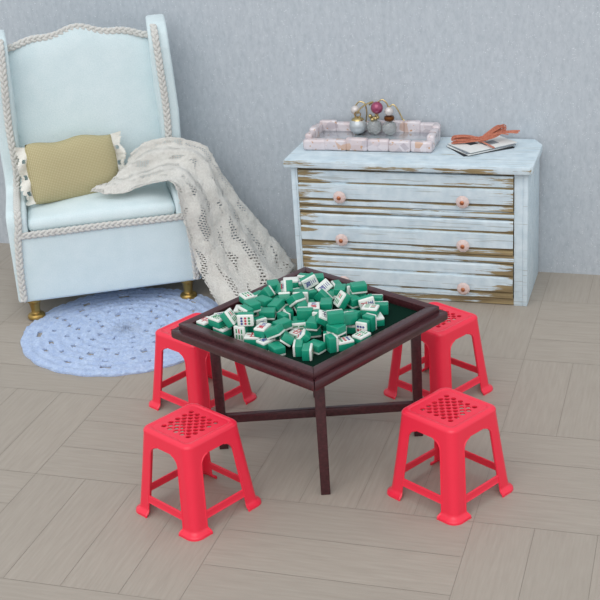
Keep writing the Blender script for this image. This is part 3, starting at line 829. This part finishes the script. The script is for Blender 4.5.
# ------------------------------------------------------------------ chest of drawers
CW, CD, CH = 1.472, .55, .905
cs = thing('chest_of_drawers', 'distressed pale blue wooden chest with three drawers and crystal knobs, against the wall', 'chest of drawers', CF, WY)
def wearlayer(bm, fn):
    """per-face weight: how rubbed the paint is there"""
    l = bm.verts.layers.float.new('wear')
    for v in bm.verts: v[l] = fn(v.co)
hw = CW/2
for x0, x1 in ((-hw, -hw+.03), (hw-.03, hw)):
    bm = bmesh.new(); box(bm, x0, x1, .0, CD, 0, .86, .004); finish(bm, 'side_panel', M['chest_paint_upright'], cs)
bm = bmesh.new(); box(bm, -hw+.03, hw-.03, CD-.02, CD, .02, .86); finish(bm, 'back_panel', M['chest_paint'], cs)
for x0, x1 in ((-hw+.03, -hw+.042), (hw-.082, hw-.03)):
    bm = bmesh.new(); box(bm, x0, x1, .002, .03, 0, .86, .002); finish(bm, 'stile', M['chest_paint_upright'], cs)
DZ = [(.612, .838), (.330, .556), (.046, .272)]
for z0, z1 in ((.838, .86), (.556, .612), (.272, .330), (0, .046)):
    bm = bmesh.new(); box(bm, -hw+.042, hw-.082, .004, .03, z0+.004, z1-.004, .003)
    if z0 and z1 < .85: box(bm, -hw+.042, hw-.082, -.006, .01, (z0+z1)/2-.011, (z0+z1)/2+.011, .004)
    slices(bm, 'x', .05); wearlayer(bm, lambda c: .16*(c.y > 0)+.07*max(0, 1-(hw-.06-abs(c.x))/.4))
    finish(bm, 'rail', M['chest_wear'], cs)
top = [(-hw-.035, -.035), (hw+.012, -.035), (hw+.03, -.01), (hw+.03, CD-.11), (hw-.03, CD+.005), (-hw+.03, CD+.005), (-hw-.03, CD-.10)]
bm = bmesh.new(); prism(bm, top, 'z', .858, CH, bev=.005); slices(bm, 'x', .05); slices(bm, 'y', .05)
wearlayer(bm, lambda c: (.085 if c.y < -.02 else .02*max(0, 1-c.y/.12))+(.05 if c.z < .88 and c.y < 0 else 0)+.04*max(0, 1-(c.x+hw+.03)/.4)*(c.y < .08)-.03); finish(bm, 'top', M['chest_wear'], cs)
xl, xr = -hw+.045, hw-.085
for z0, z1 in DZ:
    h = z1-z0; bm = bmesh.new()
    prof = [(.03, z0), (-.002, z0), (-.008, z0+.006), (-.008, z0+.03), (.006, z0+.036), (.006, z0+.041), (-.012, z0+.050), (-.014, z0+.135),
            (-.002, z0+.140), (.006, z0+.143), (.006, z0+.150), (-.006, z0+.158), (-.008, z1-.012), (-.002, z1-.002), (.03, z1)]
    N = 60; sec = [[bm.verts.new((xl+.002+(xr-xl-.004)*i/N, y, z)) for y, z in prof] for i in range(N+1)]
    for i in range(N):
        for k in range(len(prof)): bm.faces.new((sec[i][k], sec[i+1][k], sec[i+1][(k+1) % len(prof)], sec[i][(k+1) % len(prof)]))
    bm.faces.new(sec[0]); bm.faces.new(sec[-1])
    wearlayer(bm, lambda c: .115*max(0, 1-min(c.x-xl, xr-c.x)/.36)+.07*(c.z < z0+.045)+.04*(c.z > z1-.085)+.12*(c.y > .003)-.07*(z0+.045 < c.z < z0+.14 and .3 < c.x-xl < 1.0)-.02)
    dr = finish(bm, 'drawer', M['chest_wear'], cs, angle=25)
    for kx in (-hw+.318, -hw+1.085):
        bm = bmesh.new()
        rm = Matrix.Translation((kx, -.014, z0+.066)) @ Matrix.Rotation(pi/2, 4, 'X')
        lathe(bm, [(.012, -.004), (.012, .012)], 16, mi=1, mat=rm)
        lathe(bm, [(.022, .008), (.040, .020), (.042, .026), (.032, .038), (.018, .043)], 10, mi=0, mat=rm)
        lathe(bm, [(.014, .040), (.013, .046), (.006, .049)], 14, mi=1, mat=rm)
        finish(bm, 'knob', [M['pink_crystal'], M['copper']], dr, smooth=False)['label'] = 'pink faceted crystal knob with copper centre'

# ------------------------------------------------------------------ things on the chest
def on_chest(x, y, z=CH): return CF+ex*x+ey*y+Vector((0, 0, z))
TX0, TX1, TY0, TY1 = -.700, .120, .19, .540
tr = thing('trinket_tray', 'rectangular blush mosaic glass tray with gold flecks on the left of the chest', 'tray', on_chest((TX0+TX1)/2, (TY0+TY1)/2), WY+radians(.8))
a, b = (TX1-TX0)/2, (TY1-TY0)/2
bm = bmesh.new(); box(bm, -a+.02, a-.02, -b+.02, b-.02, .002, .042, .002); finish(bm, 'tray_bottom', M['mirror'], tr)
def bricks(bm, p0, p1, n, h0, h1, w):
    p0, p1 = Vector(p0), Vector(p1); d = p1-p0
    for i in range(n):
        c = p0+d*((i+.5)/n); l = d.length/n*random.uniform(.50, .60); q = bmesh.new()
        box(q, -l, l, -w/2, w/2, .002, h0+(h1-h0)*random.random(), .014, 3)
        merge(bm, q, 0, Matrix.Translation(c) @ Matrix.Rotation(math.atan2(d.y, d.x)+random.uniform(-.07, .07), 4, 'Z') @ Matrix.Rotation(random.uniform(-.05, .05), 4, 'X'))
for p0, p1, n in (((-a, -b+.02, 0), (a, -b+.02, 0), 6), ((-a+.02, b-.02, 0), (a-.02, b-.02, 0), 7), ((-a+.022, -b+.045, 0), (-a+.022, b-.045, 0), 3), ((a-.022, -b+.045, 0), (a-.022, b-.045, 0), 3)):
    bm = bmesh.new(); bricks(bm, p0, p1, n, .070, .084, .052) if p0[1] < 0 and p1[1] < 0 else bricks(bm, p0, p1, n, .090, .112, .05); finish(bm, 'tray_side', M['blush_glass'], tr)
def hook(bm, c, r, h, tilt, mi=1):
    pts = [Vector(c)+Vector((r*(1-cos(t))*cos(tilt), r*(1-cos(t))*sin(tilt), h*sin(t*.55)*1.0)) for t in [pi*1.35*i/16 for i in range(17)]]
    tube(bm, pts, .0045, 6, mi)
TZ = CH+.042
def earring(name, label, x, y, build, mats):
    r = thing(name, label, 'earring', on_chest(x, y, TZ), WY, None)
    build(r); return r
def part(root, name, mat, fn, **k):
    bm = bmesh.new(); fn(bm); return finish(bm, name, mat, root, **k)
def b_big(r):
    part(r, 'pearl', M['grey_pearl'], lambda m: sphere(m, (0, 0, .056), .056, seg=32))
    part(r, 'bead_cap', M['gold_wire'], lambda m: (lathe(m, [(.042, .094), (.036, .103), (.014, .114)], 14), tube(m, [(.020*cos(t), 0, .128+.018*sin(t)) for t in [2*pi*i/14 for i in range(14)]], .004, 6, closed=True)))
    part(r, 'ear_wire', M['gold_wire'], lambda m: hook(m, (.0, .012, .13), .05, .075, .2))
earring('pearl_earring', 'large grey pearl earring lying at the left of the jewellery in the tray', -.405, .43, b_big, None)
def b_small(r):
    part(r, 'pearl', M['white_pearl'], lambda m: sphere(m, (0, .0, .145), .030, seg=24))
    part(r, 'ear_wire', M['gold_wire'], lambda m: tube(m, smoothpath([(.0, .0, .172), (.03, 0, .20), (.065, 0, .185), (.075, 0, .12), (.06, .0, .05), (.03, .0, .006)], 6), .0045, 6))
    part(r, 'pendant_stem', M['gold_wire'], lambda m: tube(m, smoothpath([(0, 0, .118), (-.004, .004, .07), (-.006, .006, .005)], 5), .005, 6))
earring('small_pearl_earring', 'small white pearl earring with looped wire, propped behind the large grey pearl', -.43, .476, b_small, None)
def crystal(m, c, r):
    q = bmesh.new(); bmesh.ops.create_icosphere(q, subdivisions=2, radius=r); merge(m, q, 0, Matrix.Translation(c))
def b_plum(r):
    part(r, 'crystal_bead', M['clear_crystal'], lambda m: crystal(m, (0, 0, .05), .05), smooth=False)
    part(r, 'bead_cluster', M['gold_wire'], lambda m: [sphere(m, (.024*cos(t)+.0, .02*sin(t), .112+.012*sin(2.3*t)), .013, seg=10) for t in [2*pi*i/7 for i in range(7)]])
    part(r, 'plum_pearl', M['plum_pearl'], lambda m: sphere(m, (.022, 0, .175), .040, seg=28))['label'] = 'plum pearl on top'
    part(r, 'ear_wire', M['gold_wire'], lambda m: tube(m, smoothpath([(.03, 0, .213), (.06, 0, .228), (.09, 0, .20), (.10, .0, .15)], 6), .0045, 6))
earring('plum_pearl_earring', 'earring with plum pearl above a clear faceted bead, centre of the jewellery cluster', -.298, .43, b_plum, None)
def b_clear(r):
    part(r, 'crystal_bead', M['clear_crystal'], lambda m: crystal(m, (0, 0, .048), .048), smooth=False)
    part(r, 'bronze_bead', M['bronze'], lambda m: lathe(m, [(.012, .094), (.030, .099), (.034, .112), (.030, .124), (.012, .13)], 14))['label'] = 'bronze spacer bead'
    part(r, 'pearl', M['white_pearl'], lambda m: sphere(m, (.0, 0, .155), .029, seg=24))
    part(r, 'ear_wire', M['gold_wire'], lambda m: tube(m, smoothpath([(.0, 0, .182), (.03, .0, .20), (.062, .0, .16), (.085, .0, .11), (.098, 0, .098)], 6), .0045, 6))
earring('crystal_earring', 'clear faceted bead earring with bronze spacer and white pearl, right of the cluster', -.196, .42, b_clear, None)

# tied bundle of cards
CX, CYY = .395, .345
CARDS = [(0, 'card_black', 'black-edged card lying at the bottom of the ribbon-tied bundle'), (1, 'card_white', 'white card, second from the bottom of the ribbon-tied bundle'),
         (2, 'card_grey', 'pale grey printed card near the top of the ribbon-tied bundle'), (3, 'card_white', 'white card on top of the ribbon-tied bundle')]
for k, mt, lab in CARDS:
    bm = bmesh.new(); box(bm, -.172, .172, -.122, .122, 0, .0065, .001, 1)
    if k in (1, 2, 3):
        for (u, v, w, h, mi) in ((.03, -.03, .05, .035, 1), (-.06, .03, .03, .03, 2)): box(bm, u-w, u+w, v-h, v+h, .0060, .0068, 0, 2, mi)
    o = finish(bm, 'card', [M[mt], M['card_grey'], M['card_black']], smooth=False)
    o.location = on_chest(CX+.004*k, CYY+.003*k, CH+.0004+.0071*k); o.rotation_euler = (0, 0, WY+radians(40+[-4, 3, -1, 4][k]))
    tag(o, lab, 'card', 'cards tied with ribbon on the chest')
rb = thing('raffia_ribbon', 'rust orange raffia ribbon tied in a bow around the cards on the chest', 'ribbon', on_chest(CX, CYY, CH+.031), WY)
def strands(m, pts, n, spread, r):
    for i in range(n):
        off = Vector((random.uniform(-1, 1), random.uniform(-1, 1), random.uniform(0, .5)))*spread
        P = [Vector(p)+off*(.4+.6*k/(len(pts)-1)) for k, p in enumerate(pts)]
        for q in P: q.z = max(q.z, r)
        tube(m, smoothpath(P, 7), r, 6)
part(rb, 'band', M['raffia'], lambda m: (strands(m, [(-.165, -.04, .003), (-.08, -.02, .008), (0, 0, .014), (.03, .01, .012)], 13, .026, .0032),
     strands(m, [(.0, .0, .010), (.055, -.06, .006), (.10, -.115, .003)], 6, .010, .0034)))
part(rb, 'bow_loop', M['raffia'], lambda m: strands(m, [(0, 0, .015), (.05, .03, .05), (.11, .06, .085), (.135, .07, .070), (.08, .035, .035), (.01, .0, .02)], 11, .030, .0030))
part(rb, 'bow_loop', M['raffia'], lambda m: strands(m, [(0, 0, .015), (-.07, .0, .035), (-.145, -.02, .034), (-.15, -.03, .018), (-.08, -.015, .018), (0, 0, .018)], 11, .030, .0030))
part(rb, 'tail', M['raffia'], lambda m: strands(m, [(0, 0, .018), (.08, .03, .045), (.15, .05, .050), (.20, .05, .048)], 12, .034, .0030))
part(rb, 'knot', M['raffia'], lambda m: sphere(m, (0, 0, .017), .017, sc=(1.2, 1, .9)))

# ------------------------------------------------------------------ light and camera
wd = bpy.data.worlds.new('World'); scene.world = wd; wd.use_nodes = True
bg = wd.node_tree.nodes['Background']; bg.inputs['Color'].default_value = (.93, .96, 1, 1); bg.inputs['Strength'].default_value = .90
sl = bpy.data.lights.new('window_daylight', 'SUN'); sl.energy = 1.25; sl.angle = radians(60); sl.color = (1, .985, .96)
so = bpy.data.objects.new('window_daylight', sl); COL.objects.link(so); so.location = (-3, 2, 5)
so.rotation_euler = Vector((.24, .85, -.95)).to_track_quat('-Z', 'Y').to_euler()
cd = bpy.data.cameras.new('camera'); cam = bpy.data.objects.new('camera', cd); COL.objects.link(cam)
cd.sensor_width = 36; cd.sensor_fit = 'HORIZONTAL'; cd.lens = 1289.6/600*36; cd.clip_end = 60
PIT, ROLL, HC = radians(23.263), radians(3.797), 3.263
cam.matrix_world = Matrix.Translation((0, 0, HC)) @ Matrix.Rotation(pi/2-PIT, 4, 'X') @ Matrix.Rotation(-ROLL, 4, 'Z')
scene.camera = cam
vs = scene.view_settings; vs.view_transform = 'Standard'; vs.look = 'None'; vs.gamma = 1; vs.exposure = 0; vs.use_curve_mapping = False
